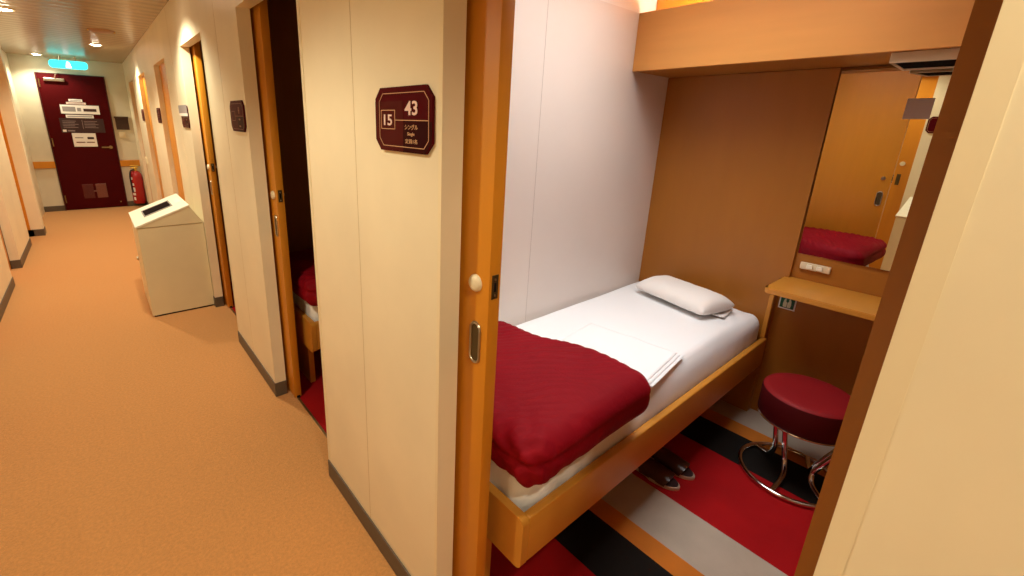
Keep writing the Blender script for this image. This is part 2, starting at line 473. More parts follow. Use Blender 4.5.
slider('door_2', 2.318, 2.235, 'half hidden orange sliding door of the dark cabin next along the corridor')
slider('door_3', 3.872, 3.79, 'orange sliding door ajar near the cream bin')
for i, k in enumerate((3, 4, 5)):
    a, c = OPEN[k]
    b = B(); box(b, 0.040, 0.070, a + 0.002, c - 0.010, 0.006, DH - 0.004, 0.002)
    box(b, 0.058, 0.062, c - 0.0098, c - 0.0005, 0.0, DH - 0.004, mi=1)
    struct('door_%d' % (4 + i), b, [M['wood'], M['dark']], 'closed orange sliding door farther down the right wall', 'door')

# ------------------------------------------------------------------ red end door
d = thing('steel_door', 'dark red steel door at the far end of the corridor', 'door', (-0.66, YE - 0.02, 0))
b = B(); box(b, -1.048, -0.274, YE - 0.02, YE + 0.03, 0.008, 2.036, 0.003); obj('door_leaf', b, M['doorred'], d)
b = B()
box(b, -1.060, -1.049, YE - 0.026, YE + 0.06, 0, 2.046); box(b, -0.273, -0.262, YE - 0.026, YE + 0.06, 0, 2.046); box(b, -1.049, -0.273, YE - 0.026, YE + 0.06, 2.037, 2.046)
obj('door_frame', b, M['doorframe'], d)
for z in (1.90, 1.05, 0.18):
    b = B(); cyl(b, (-1.030, YE - 0.026, z - 0.06), 0.008, 0.12, 'z', 10); obj('hinge', b, M['brass'], d, smooth=True)
c = B(); box(c, -0.975, -0.745, YE - 0.062, YE - 0.022, 1.93, 1.975, 0.006); cb = obj('door_closer', c, M['steel'], d)
c = B(); tube(c, [(-0.85, YE - 0.07, 1.975), (-0.83, YE - 0.075, 2.03), (-0.80, YE - 0.03, 2.05)], 0.007, 8); obj('closer_arm', c, M['steel'], cb)
c = B(); cyl(c, (-0.345, YE - 0.05, 0.975), 0.024, 0.03, 'y', 20); box(c, -0.46, -0.335, YE - 0.066, YE - 0.05, 0.965, 0.985, 0.004); obj('lever_handle', c, M['brass'], d)
for x0, x1, mm in ((-0.80, -0.665, 'vent2'), (-0.635, -0.50, 'vent')):
    c = B(); box(c, x0, x1, YE - 0.026, YE - 0.02, 0.175, 0.40, 0.002)
    for k in range(7): box(c, x0 + 0.01, x1 - 0.01, YE - 0.029, YE - 0.026, 0.20 + 0.027 * k, 0.208 + 0.027 * k)
    obj('vent_plate', c, M[mm], d)
c = B(); box(c, -0.67, -0.63, YE - 0.032, YE - 0.02, 0.275, 0.295, 0.002); obj('vent_latch', c, M['vent'], d)
c = B(); cyl(c, (-0.35, YE - 0.03, 0.09), 0.012, 0.012, 'y', 12); obj('door_stop', c, M['brass'], d)

# notices on the end door
def notice(name, label, x0, x1, z0, z1, base_m, lines, line_m, yy=YE - 0.0225):
    b = B(); box(b, x0, x1, yy - 0.003, yy, z0, z1, 0.0008)
    for (u0, u1, w0, w1, k) in lines:
        box(b, x0 + (x1 - x0) * u0, x0 + (x1 - x0) * u1, yy - 0.0036, yy - 0.003, z0 + (z1 - z0) * w0, z0 + (z1 - z0) * w1, mi=1 + k)
    o = obj(name, b, [M[base_m]] + [M[x] for x in line_m]); return tag(o, label, 'notice', 'notices on the red end door')
notice('paper_notice', 'small white strip topmost on the red end door', -0.745, -0.585, 1.655, 1.69, 'paper', [(.1, .9, .3, .6, 0)], ['paper_g'])
notice('paper_notice', 'pale pink strip under the topmost strip on the red door', -0.78, -0.55, 1.615, 1.645, 'ink', [(.1, .9, .3, .6, 0)], ['paper_g'])
notice('paper_notice', 'widest white banner across the upper red end door', -0.86, -0.40, 1.475, 1.605, 'paper', [(.05, .38, .25, .8, 0), (.58, .92, .3, .62, 1), (.42, .52, .3, .7, 0)], ['paper_g', 'board'])
notice('paper_notice', 'white strip just above the dark board on the red door', -0.815, -0.485, 1.415, 1.46, 'paper', [(.05, .95, .35, .65, 0)], ['paper_g'])
L = []
for cx in (0.06, 0.54):
    for k in range(5):
        L.append((cx, cx + random.uniform(.25, .4), .78 - k * .11, .81 - k * .11, 0))
L += [(.14, .30, .07, .15, 0), (.03, .11, .03, .19, 1), (.495, .505, .25, .9, 0)]
notice('notice_board', 'dark board of fine pale print on the red end door', -0.90, -0.375, 1.20, 1.41, 'board', L, ['boardink', 'paper'])
notice('paper_notice', 'squarish white poster lowest on the red end door', -0.79, -0.505, 0.985, 1.19, 'paper',
       [(.1, .45, .62, .70, 0), (.62, .9, .55, .72, 1), (.12, .5, .28, .36, 2), (.55, .9, .28, .36, 2)], ['paper_g', 'board', 'vent'])
# plaque and switch to the right of the end door
b = B(); box(b, -0.225, -0.055, YE - 0.02, YE, 1.25, 1.425, 0.003); box(b, -0.235, -0.05, YE - 0.05, YE, 1.425, 1.455, 0.003)
for k in range(3): box(b, -0.20, -0.08, YE - 0.0208, YE - 0.02, 1.29 + k * .04, 1.296 + k * .04, mi=1)
tag(obj('wall_plaque', b, [M['plaque'], M['leather']]), 'dark brown plaque on the wall right of the red door', 'plaque')
b = B(); box(b, -0.205, -0.125, YE - 0.018, YE, 1.125, 1.215, 0.004); box(b, -0.185, -0.145, YE - 0.023, YE - 0.018, 1.145, 1.195, 0.002)
tag(obj('switch_plate', b, M['knob']), 'cream switch plate below the brown plaque by the end door', 'switch')
b = B(); box(b, -0.02, 0, 7.83, 7.90, 0.82, 0.92, 0.004); box(b, -0.026, -0.02, 7.85, 7.88, 0.85, 0.89, 0.002)
tag(obj('switch_plate', b, M['knob']), 'small ivory plate on the right wall between the far doors', 'switch')

# ------------------------------------------------------------------ exit sign
t = thing('exit_sign', 'glowing cyan exit sign hanging under the ceiling before the red door', 'sign', (-0.655, 9.0, 2.15))
b = B()
pts = []
w, h, r = 0.212, 0.052, 0.045
for cx, cz, a0 in ((w - r, h - r, 0), (-w + r, h - r, 90), (-w + r, -h + r, 180), (w - r, -h + r, 270)):
    for i in range(7):
        a = math.radians(a0 + 15 * i); pts.append((-0.655 + cx + r * math.cos(a), 2.15 + cz + r * math.sin(a)))
prism(b, pts, 'y', 8.975, 9.025); obj('sign_panel', b, M['exit'], t)
b = B(); prism(b, [(-0.69, 2.105), (-0.625, 2.105), (-0.635, 2.15), (-0.645, 2.185), (-0.67, 2.19), (-0.682, 2.15)], 'y', 8.971, 8.9745); obj('pictogram', b, M['exitw'], t)
for hx in (-0.74, -0.57):
    b = B(); cyl(b, (hx, 9.0, 2.20), 0.008, 0.066, 'z', 10); obj('hanger', b, M['steel'], t)

# ------------------------------------------------------------------ ceiling downlights and round plate
def downlight(x, y, label, k=1.0):
    t = thing('downlight', label, 'ceiling light', (x, y, H), 'corridor downlights')
    b = B(); lathe(b, [(0.048, -0.002), (0.062, -0.006), (0.066, 0.0), (0.048, 0.0), (0.048, -0.002)], (x, y, H), 32); obj('trim_ring', b, M['knob'], t, smooth=True)
    b = B(); lathe(b, [(0, -0.012), (0.03, -0.010), (0.047, -0.003), (0.047, 0.0)], (x, y, H), 32); obj('lens', b, M['lamp'], t, smooth=True)
    l = bpy.data.lights.new('downlight_beam', 'SPOT'); l.energy = CORR * k; l.color = (1.0, 0.95, 0.71); l.spot_size = math.radians(136); l.spot_blend = 0.5; l.shadow_soft_size = 0.04
    o = bpy.data.objects.new('downlight_beam', l); COL.objects.link(o); o.location = (x, y, H - 0.03); o.parent = t; o.matrix_parent_inverse = Matrix.Translation(t.location).inverted()
CORR = 62
for x, y, lab in ((-0.95, 5.42, 'lit downlight nearest the camera at the upper left ceiling'), (-0.36, 7.20, 'lit downlight right of the exit sign on the ceiling'),
                  (-0.98, 9.10, 'lit downlight left of the exit sign near the end wall'), (-0.36, 3.60, 'lit downlight over the cream bin, above the frame'),
                  (-0.95, 1.35, 'lit downlight over the left side outside the frame'), (-0.30, -0.35, 'lit downlight over the camera position'), (-0.95, -1.9, 'lit downlight behind the camera')):
    downlight(x, y, lab, 0.6 if -1 < y < 0.5 else (0.9 if y < 2 else (1.2 if y < 9 else 0.6)))
b = B(); lathe(b, [(0, -0.016), (0.085, -0.014), (0.105, -0.006), (0.108, 0.0)], (-0.333, 5.95, H), 40)
for s in (-1, 1): cyl(b, (-0.333 + s * 0.1, 5.95, H - 0.014), 0.008, 0.012, 'z', 10, mi=1)
tag(obj('ceiling_speaker', b, [M['ceil_c'], M['gold']], smooth=True), 'round brown disc on the corridor ceiling before the exit sign', 'ceiling disc')
bpy.data.objects['ceiling_speaker'].data.materials[0] = mat('brown_disc', lin(150, 112, 84), 0.5)

# ------------------------------------------------------------------ cream bin by the right wall
def make_bin():
    y0, y1 = 3.918, 4.56
    t = thing('waste_bin', 'cream waste bin with sloped ivory lid standing by the right wall', 'bin', (-0.21, 4.24, 0))
    b = B(); box(b, -0.423, -0.003, y0, y1, 0.012, 0.697, 0.003); box(b, -0.41, -0.01, y0 + 0.01, y1 - 0.01, 0, 0.012, mi=1)
    obj('bin_body', b, [M['bin'], M['dark']], t)
    b = B(); prism(b, [(-0.425, 0.700), (-0.08, 0.832), (-0.003, 0.700)], 'y', y0 - 0.002, y1 + 0.002)
    lid = obj('bin_lid', b, M['bin'], t)
    sl = Vector((0.345, 0, 0.132)); L0 = sl.length; sl.normalize(); nz = Vector((-sl.z, 0, sl.x)); O = Vector((-0.425, 0, 0.700))
    def slab(u0, u1, ya, yb, n0, n1, m, name, par):
        b = B(); vs = []
        for n in (n0, n1):
            for u, yy in ((u0, ya), (u1, ya), (u1, yb), (u0, yb)):
                p = O + sl * u + nz * n; vs.append(b.verts.new((p.x, yy, p.z)))
        for q in ((0, 1, 2, 3), (7, 6, 5, 4), (0, 4, 5, 1), (1, 5, 6, 2), (2, 6, 7, 3), (3, 7, 4, 0)): b.faces.new([vs[i] for i in q])
        bmesh.ops.recalc_face_normals(b, faces=b.faces)
        return obj(name, b, m, par)
    top = slab(-0.004, L0 + 0.004, y0 - 0.004, y1 + 0.004, 0.0005, 0.012, M['bin_l'], 'lid_panel', t)
    slab(0.078, 0.285, 4.12, 4.40, 0.0125, 0.015, M['grey'], 'slot_frame', top)
    slab(0.088, 0.275, 4.15, 4.37, 0.0152, 0.0158, M['slot'], 'slot_opening', top)
    slab(0.315, 0.35, 4.16, 4.38, 0.0125, 0.013, M['paper'], 'lid_sticker', top)
    b = B(); cyl(b, (-0.436, 4.5, 0.33), 0.016, 0.012, 'x', 20); obj('lock_knob', b, M['steel'], t, angle=40)
    return t
bin0 = make_bin()
dup(bin0, (-0.21 * 0 - 0.883, -3.77, 0), 'second cream bin by the left wall, seen only in the mirror', rotz=PI)

# ------------------------------------------------------------------ fire extinguisher
t = thing('fire_extinguisher', 'red fire extinguisher with brass valve beside the red end door', 'extinguisher', (-0.085, 9.285, 0.06))
b = B(); lathe(b, [(0, 0.0), (0.083, 0.0), (0.089, 0.01), (0.091, 0.43), (0.084, 0.48), (0.058, 0.52), (0.027, 0.54), (0, 0.54)], (-0.094, 9.285, 0.06), 40)
obj('cylinder_body', b, M['ext'], t, smooth=True)
b = B(); cyl(b, (-0.085, 9.285, 0.585), 0.024, 0.05, 'z', 20); box(b, -0.15, -0.04, 9.27, 9.30, 0.635, 0.655, 0.004); box(b, -0.15, -0.03, 9.272, 9.298, 0.67, 0.685, 0.004)
cyl(b, (-0.085, 9.285, 0.655), 0.012, 0.03, 'z', 12); obj('valve_head', b, M['gold'], t, angle=40)
b = B(); tube(b, catmull([(-0.105, 9.27, 0.615), (-0.155, 9.215, 0.60), (-0.175, 9.215, 0.50), (-0.172, 9.215, 0.36), (-0.170, 9.215, 0.25)], 6), 0.011, 10); obj('hose', b, M['hose'], t, smooth=True)
for k, (z0, z1, w) in enumerate(((0.46, 0.50, .03), (0.36, 0.40, .05), (0.26, 0.33, .06), (0.20, 0.24, .05), (0.12, 0.17, .035))):
    b = B(); n = 6; a0 = math.radians(225); da = w / 0.0918
    vv = [[b.verts.new((-0.094 + 0.0918 * math.cos(a0 + da * (i / n - .5)), 9.285 + 0.0918 * math.sin(a0 + da * (i / n - .5)), z)) for i in range(n + 1)] for z in (z0, z1)]
    for i in range(n): b.faces.new((vv[0][i], vv[0][i + 1], vv[1][i + 1], vv[1][i]))
    obj('white_label', b, M['paper'], t, smooth=True)
b = B(); box(b, -0.14, -0.03, 9.36, 9.399, 0.30, 0.36, 0.003); box(b, -0.10, -0.07, 9.363, 9.38, 0.05, 0.36); box(b, -0.15, -0.02, 9.215, 9.38, 0.048, 0.058, 0.002); obj('wall_bracket', b, M['black'], t)

# ------------------------------------------------------------------ cabin number signs
def octa(y0, y1, z0, z1, c):
    return [(y0 + c, z0), (y1 - c, z0), (y1, z0 + c), (y1, z1 - c), (y1 - c, z1), (y0 + c, z1), (y0, z1 - c), (y0, z0 + c)]
def line(b, p, q, x0, x1, w):
    p = Vector(p); q = Vector(q); d = (q - p).normalized(); n = Vector((-d.y, d.x)) * w / 2
    prism(b, [tuple(p + n), tuple(q + n), tuple(q - n), tuple(p - n)], 'x', x0, x1)
def cabin_sign(y0, y1, z0, z1, label, full):
    t = thing('cabin_sign', label, 'sign', (0, (y0 + y1) / 2, (z0 + z1) / 2), 'cabin signs on the right wall')
    b = B(); prism(b, octa(y0, y1, z0, z1, 0.025), 'x', -0.008, -0.0005); obj('sign_plate', b, M['plate'], t)
    ym = y0 + (y1 - y0) * 0.47
    b = B(); o = [(ym, z0), (y1 - .025, z0), (y1, z0 + .025), (y1, z1 - .032), (ym, z1 - .032)]
    prism(b, o, 'x', -0.0086, -0.0081); obj('brown_field', b, M['plate2'], t)
    b = B(); o = [(ym, z0), (ym, z0 + (z1 - z0) * .48), (y0, z0 + (z1 - z0) * .48), (y0, z0 + .025), (y0 + .025, z0)]
    prism(b, o, 'x', -0.0086, -0.0081); obj('dark_field', b, M['plate3'], t)
    b = B(); P = octa(y0 + .011, y1 - .022, z0 + .012, z1 - .014, 0.018)
    for i in range(8): line(b, P[i], P[(i + 1) % 8], -0.0096, -0.0088, 0.0016)
    yb0, yb1, zb0, zb1 = y1 - .096, y1 - .031, z0 + .052, z0 + .095
    Q = [(yb0, zb0), (yb1, zb0), (yb1, zb1), (yb0, zb1)]
    for i in range(4): line(b, Q[i], Q[(i + 1) % 4], -0.0096, -0.0088, 0.0018)
    line(b, (y0 + .011, z0 + .0725), (yb0, z0 + .0725), -0.0096, -0.0088, 0.0018)
    obj('border_lines', b, M['inkd'] if full else M['inkb'], t)
    R, U = (0, -1, 0), (0, 0, 1)
    if full:
        text('number', '43', M['ink'], t, (-0.009, y0 + .081, z0 + .099), R, U, 0.053, 0.031)
        text('number', '15', M['ink'], t, (-0.009, y1 - .0637, z0 + .0725), R, U, 0.039, 0.0255)
        text('lettering', 'シングル', M['inkd'], t, (-0.009, y0 + .081, z0 + .0575), R, U, 0.054, 0.0115)
        text('lettering', 'Single', M['inkd'], t, (-0.009, y0 + .082, z0 + .0415), R, U, 0.030, 0.0095)
        text('lettering', '定員1名', M['inkd'], t, (-0.009, y0 + .081, z0 + .026), R, U, 0.050, 0.0105)
    else:
        for (u, v, w, h) in ((.081, .099, .022, .03), (.081, .0575, .03, .01), (.081, .026, .03, .01)):
            b = B()
            for s in (-1, 1):
                line(b, (y0 + u + s * w / 4, z0 + v - h / 2), (y0 + u + s * w / 4, z0 + v + h / 2), -0.0096, -0.0088, 0.005)
            line(b, (y0 + u - w / 2, z0 + v), (y0 + u + w / 2, z0 + v), -0.0096, -0.0088, 0.004)
            obj('lettering', b, M['inkb'], t)
    return t
cabin_sign(0.816, 1.065, 1.419, 1.566, 'nearest maroon sign reading 43 and 15 on the cream wall', True)
cabin_sign(2.345, 2.60, 1.422, 1.566, 'maroon sign beside the dark open doorway, second nearest', False)
sc = cabin_sign(3.88, 4.19, 1.405, 1.56, 'maroon sign with a white paper band above the cream bin', False)
b = B(); box(b, -0.013, -0.010, 3.875, 4.22, 1.488, 1.508); box(b, -0.0125, -0.010, 3.88, 4.24, 1.508, 1.566, mi=1); obj('paper_band', b, [M['paper'], M['paper_g']], sc)
cabin_sign(5.50, 5.75, 1.415, 1.56, 'small maroon sign between the closed doors beyond the bin', False)
cabin_sign(7.20, 7.45, 1.415, 1.56, 'farthest maroon sign on the right wall near the end', False)
# opposite cabin sign (seen in the mirror)
t = thing('cabin_sign', 'maroon sign on the left corridor wall, seen only in the mirror', 'sign', (WL, 0.72, 1.49))
b = B(); prism(b, octa(0.595, 0.845, 1.42, 1.566, 0.025), 'x', WL + 0.0005, WL + 0.008); obj('sign_plate', b, M['plate'], t)
b = B(); P = octa(.617, .834, 1.432, 1.552, .018)
for i in range(8): line(b, P[i], P[(i + 1) % 8], WL + .0085, WL + .0093, .0016)
obj('border_lines', b, M['inkd'], t)

# ------------------------------------------------------------------ bed
def make_bed():
    t = thing('bed', 'orange wood single bed frame built in beside the white wall', 'bed', (1.08, 1.0, 0))
    def rounded(y0, y1, z0, z1, r, left_only=True):
        pts = []
        for cy, cz, a0 in ((y0 + r, z0 + r, 180),):
            for i in range(7): a = math.radians(a0 + 15 * i); pts.append((cy + r * math.cos(a), cz + r * math.sin(a)))
        pts += [(y1, z0), (y1, z1)]
        for i in range(7): a = math.radians(90 + 15 * i); pts.append((y0 + r + r * math.cos(a), z1 - r + r * math.sin(a)))
        return pts
    b = B(); prism(b, rounded(0.617, 1.366, 0.285, 0.458, 0.022), 'x', 0.163, 0.189); obj('end_board', b, M['wood_b'], t, angle=35)
    b = B(); box(b, 0.1895, 2.010, 0.6185, 0.645, 0.2965, 0.4555, 0.006, 3); obj('side_rail', b, M['wood_b'], t, angle=35)
    b = B(); box(b, 0.1895, 2.010, 0.6455, 1.366, 0.310, 0.345); obj('bed_base', b, M['wood_b'], t)
    b = B(); box(b, 0.20, 0.23, 0.80, 1.36, 0, 0.309); obj('support_panel', b, M['wood_b'], t)
    b = B(); box(b, 1.990, 2.0105, 0.628, 0.648, 0.4565, 0.695, 0.002); obj('head_post', b, M['wood_b'], t)
    return t
bed = make_bed()
CAB2 = (0, PITCH, 0)

def nz(p, s): return noise.noise(Vector(p) * s)
def matt_fn(p, n):
    q = p.copy()
    top = max(0, n.z)
    q.z += 0.004 * nz((p.x, p.y, 0), 3.0) * top
    # pleats hanging at the near foot corner and along the open side
    side = max(0, -n.y) if p.y < 0.8 else 0
    endf = max(0, -n.x) if p.x < 0.5 else 0
    if p.z < 0.56:
        dep = (0.56 - p.z) / 0.2
        q.y += side * dep * (0.006 * math.sin(p.x * 60 + 3 * nz((p.x, 0, 0), 4)) * (0.4 if p.x > 0.5 else 1) + 0.006)
        q.x += endf * dep * 0.008 * math.sin(p.y * 70)
    sy = max(0, 1 - (p.y - 0.648) / 0.10); q.y += 0.030 * (1 - 0.85 * min(1, max(0, (p.x - 1.6) / 0.3))) * sy * min(1, max(0, (p.z - 0.45) / 0.11)) ** 1.3
    if p.x > 1.75 and p.y < 0.85: q.z += 0.002 * math.sin((p.x - p.y) * 55) * top
    return q
b = B(); roundbox(b, (0.197, 0.648, 0.347), (2.008, 1.368, 0.580), 0.06, 0.022, matt_fn)
matt = tag(obj('mattress', b, M['sheet']), 'mattress under a fitted white sheet on the orange bed', 'mattress')

# duvet: thick folded maroon block at the foot of the bed
def duv_fn(p, n):
    q = p.copy()
    u = (p.x - 0.15) / 0.68; v = (p.y - 0.595) / 0.70
    # plan: far (wall) part is shorter, the near corner bulges
    edge = 0.105 / (1 + math.exp((p.y - 0.95) / 0.05)) - 0.012 * math.exp(-((p.y - 0.62) / 0.08) ** 2)
    q.x += max(0, u) ** 1.5 * (edge - 0.105)
    # puffed top with a soft dip towards the wall
    top = max(0, n.z)
    q.z += top * (-0.006 + 0.012 * math.sin(PI * min(max(u, 0), 1)) * math.sin(PI * min(max(v, 0), 1)) - 0.035 * max(0, v - 0.5) + 0.006 * nz(p, 6))
    # ripples of the crushed cover
    a = 0.95
    s = p.x * math.cos(a) + p.y * math.sin(a) + 0.035 * nz(p, 5)
    msk = max(0, min(1, 0.55 + 1.2 * nz((p.x + 3, p.y, 0), 4.2)))
    rip = 0.0042 * math.sin(s * 190 + 5 * nz(p, 7)) * msk
    q += n * (rip * (0.5 + 0.5 * top))
    big = 0.006 * nz(p, 7)
    q += n * big * (1 - 0.6 * top)
    # crease where the folded layers meet, and the near foot corner gathers
    fold = math.exp(-((p.z - 0.632 - 0.01 * nz((p.x, p.y, 0), 8)) / 0.010) ** 2) * (1 - top)
    q -= n * (0.003 + 0.007 * math.exp(-((p.x - 0.155) / 0.16) ** 2)) * fold
    g = math.exp(-((p.x - 0.17) / 0.12) ** 2) * math.exp(-((p.y - 0.66) / 0.16) ** 2)
    q += n * 0.004 * g * math.sin(p.x * 70 - p.y * 60 + p.z * 60 + 4 * nz(p, 10))
    sm = lambda t: (lambda c: c * c * (3 - 2 * c))(min(1, max(0, t)))
    w = sm((q.y - 0.635) / 0.04) * sm((q.x - 0.185) / 0.04)
    q.z = max(q.z, 0.536 + 0.0525 * w)
    return q
b = B(); roundbox(b, (0.155, 0.597, 0.537), (0.792, 1.300, 0.703), 0.064, 0.0075, duv_fn)
tag(obj('duvet', b, M['duvet']), 'folded maroon duvet at the foot of the bed nearest the door', 'duvet')
duvet = bpy.data.objects['duvet']
def duvet_bump(m):
    N = m.node_tree.nodes; L = m.node_tree.links; p = N['Principled BSDF']
    tc = N.new('ShaderNodeTexCoord'); mp = N.new('ShaderNodeMapping'); mp.inputs['Rotation'].default_value = (0, 0, -0.95); mp.inputs['Scale'].default_value = (1, 0.28, 1)
    L.new(tc.outputs['Object'], mp.inputs[0])
    n = N.new('ShaderNodeTexNoise'); n.inputs['Scale'].default_value = 42; n.inputs['Detail'].default_value = 3; n.inputs['Distortion'].default_value = 0.6
    L.new(mp.outputs[0], n.inputs['Vector'])
    bp = N.new('ShaderNodeBump'); bp.inputs['Strength'].default_value = 0.5; bp.inputs['Distance'].default_value = 0.005
    L.new(n.outputs['Fac'], bp.inputs['Height']); L.new(bp.outputs[0], p.inputs['Normal'])
duvet_bump(M['duvet'])

# folded linen: layered sheets
lay = []
t = thing('folded_linen', 'white folded linen lying flat on the bed by the duvet', 'linen', (0.98, 0.88, 0.582))
ang = math.radians(7)
def linen_layer(z0, z1, dx, dy, sh, name):
    def fn(p, n):
        q = p.copy()
        q.z += 0.004 * math.exp(-((p.y + 0.02) / 0.03) ** 2) + 0.0015 * nz((p.x, p.y, z0), 9)
        x = q.x * math.cos(ang) - q.y * math.sin(ang) + 0.992 + dx; y = q.x * math.sin(ang) + q.y * math.cos(ang) + 0.892 + dy
        return Vector((x, y, q.z))
    b = B(); roundbox(b, (-0.165 + sh, -0.205 + sh, z0), (0.165 - sh * .5, 0.205 - sh, z1), (z1 - z0) / 2 - 0.0002, 0.02 if z1 - z0 > .02 else 0.012, fn)
    obj(name, b, M['linen'], t)
linen_layer(0.5845, 0.588, 0.012, -0.016, 0.0, 'linen_fold')
linen_layer(0.5890, 0.593, 0.006, -0.006, 0.002, 'linen_fold')
linen_layer(0.5940, 0.598, 0.0, 0.004, 0.004, 'linen_fold')

# pillow
t = thing('pillow', 'plump off white pillow at the head of the bed', 'pillow', (1.80, 1.01, 0.58))
b = B(); nx, ny = 44, 64; Lx, Ly = 0.262, 0.44; rot = math.radians(-13)
def pil(u, v, s):
    x = u * Lx / 2; y = v * Ly / 2
    pinch = 1 - 0.06 * (1 - abs(v) ** 2) * 0 - 0.05 * (1 - v * v) * (abs(u) ** 3)
    k = (max(0, 1 - abs(u) ** 2.6) ** 0.5) * (max(0, 1 - abs(v) ** 7) ** 0.5)
    z = s * 0.058 * k
    if s < 0: z *= 0.62
    wr = 0.0035 * math.sin(14 * v + 9 * u + 3 * nz((u, v, s), 2)) * max(0, abs(u) - .35) * k ** 0.3 + 0.003 * nz((u * 2, v * 3, s), 1.5) * k
    z += wr
    x *= pinch
    zz = 0.633 + z - 0.010 * (1 - k)
    X = x * math.cos(rot) + y * math.sin(rot) * -1 * -1; Y = -x * math.sin(rot) * -1 * -1 + y * math.cos(rot)
    return Vector((1.790 + x * math.cos(rot) - y * math.sin(rot), 0.992 + x * math.sin(rot) + y * math.cos(rot), zz))
grid = {}
for s in (1, -1):
    for i in range(nx + 1):
        for j in range(ny + 1):
            edge = i in (0, nx) or j in (0, ny)
            kk = (i, j, 0 if edge else s)
            if kk not in grid:
                u = 2 * i / nx - 1; v = 2 * j / ny - 1
                # rounded outline
                uu = u * math.sqrt(max(0, 1 - 0.06 * v ** 6)); vv = v * math.sqrt(max(0, 1 - 0.06 * u ** 6))
                grid[kk] = b.verts.new(pil(uu, vv, s) if not edge else pil(uu, vv, 1))
    for i in range(nx):
        for j in range(ny):
            g = lambda a, c: grid[(a, c, 0 if (a in (0, nx) or c in (0, ny)) else s)]
            q = [g(i, j), g(i + 1, j), g(i + 1, j + 1), g(i, j + 1)]
            f = b.faces.new(q if s > 0 else q[::-1]); f.smooth = True
obj('pillow_body', b, M['pillow'], t)
def flap(p, n):
    return Vector((1.812 + (p.x * math.cos(0.1) - p.y * math.sin(.1)), 0.80 + p.x * math.sin(.1) + p.y * math.cos(.1), p.z + 0.002 * math.sin(p.x * 60)))
b = B(); roundbox(b, (-0.075, -0.040, 0.589), (0.085, 0.09, 0.599), 0.0055, 0.012, flap); obj('pillowcase_flap', b, M['pillow'], t)

# ------------------------------------------------------------------ neighbouring dark cabin (copies)
dup(bed, CAB2, 'bed frame inside the dark neighbouring cabin, only its corner in view')
for src, lab in ((matt, 'sheeted mattress inside the dark neighbouring cabin'), (duvet, 'maroon duvet inside the dark neighbouring cabin')):
    c = src.copy(); COL.objects.link(c); c.location = CAB2; c['label'] = lab

# ------------------------------------------------------------------ valance, soffit, lamp trough
t = thing('light_valance', 'orange wood valance box running across above the bed head', 'valance', (1.85, 0.62, 1.775))
b = B(); box(b, 1.632, 1.654, -0.165, 1.3715, 1.775, 2.045, 0.002); obj('front_panel', b, M['wood_v'], t)
b = B(); box(b, 1.6545, 2.061, -0.165, 1.3715, 1.777, 1.797); obj('soffit_panel', b, M['wood_p'], t)
t = thing('trough_lamp', 'long lit lamp lying inside the valance above the bed head', 'lamp', (1.71, 0.72, 1.93))
b = B(); tube(b, [(1.715, 0.14, 1.955), (1.715, 1.24, 1.955)], 0.018, 16); obj('tube', b, M['trough'], t, smooth=True)
b = B(); box(b, 1.685, 1.745, 0.10, 1.28, 1.80, 1.925, 0.003)
for yy in (0.105, 1.255): box(b, 1.695, 1.735, yy, yy + 0.02, 1.92, 1.975, 0.003)
obj('housing', b, M['knob'], t)
# cabin ceiling lamp
t = thing('cabin_ceiling_light', 'square cabin ceiling lamp above the bed, outside the frame', 'ceiling light', (0.98, 0.80, H))
b = B(); box(b, 0.52, 1.44, 0.34, 1.26, H - 0.035, H - 0.0005, 0.008); obj('lamp_base', b, M['knob'], t)
b = B(); box(b, 0.54, 1.42, 0.36, 1.24, H - 0.045, H - 0.0355, 0.004); obj('diffuser', b, emit('neutral_lamp_lens', (1.0, 0.96, 0.90, 1), 1), t)
l = bpy.data.lights.new('cabin_light', 'AREA'); l.shape = 'SQUARE'; l.size = 0.9; l.spread = math.radians(125); l.energy = 10.5; l.color = (0.97, 1.0, 0.99)
o = bpy.data.objects.new('cabin_light', l); COL.objects.link(o); o.location = (0.98, 0.80, H - 0.05); o.parent = t; o.matrix_parent_inverse = Matrix.Translation(t.location).inverted()

# ventilation grille under the soffit
t = thing('ceiling_grille', 'cream framed dark grille under the soffit above the mirror', 'grille', (1.80, 0.23, 1.775))
b = B()
x0, x1, y0, y1 = 1.672, 1.945, 0.08, 0.378
for a in ((x0, x0 + .012, y0, y1), (x1 - .02, x1, y0, y1), (x0 + .012, x1 - .02, y0, y0 + .012), (x0 + .012, x1 - .02, y1 - .012, y1)):
    box(b, a[0], a[1], a[2], a[3], 1.742, 1.7765, 0.002)
obj('grille_frame', b, M['knob'], t)
b = B(); box(b, x0 + .012, x1 - .02, y0 + .012, y1 - .012, 1.748, 1.7765)
for k in range(9): box(b, x0 + .02 + .024 * k, x0 + .026 + .024 * k, y0 + .012, y1 - .012, 1.7435, 1.748)
obj('louvre', b, M['black'], t)

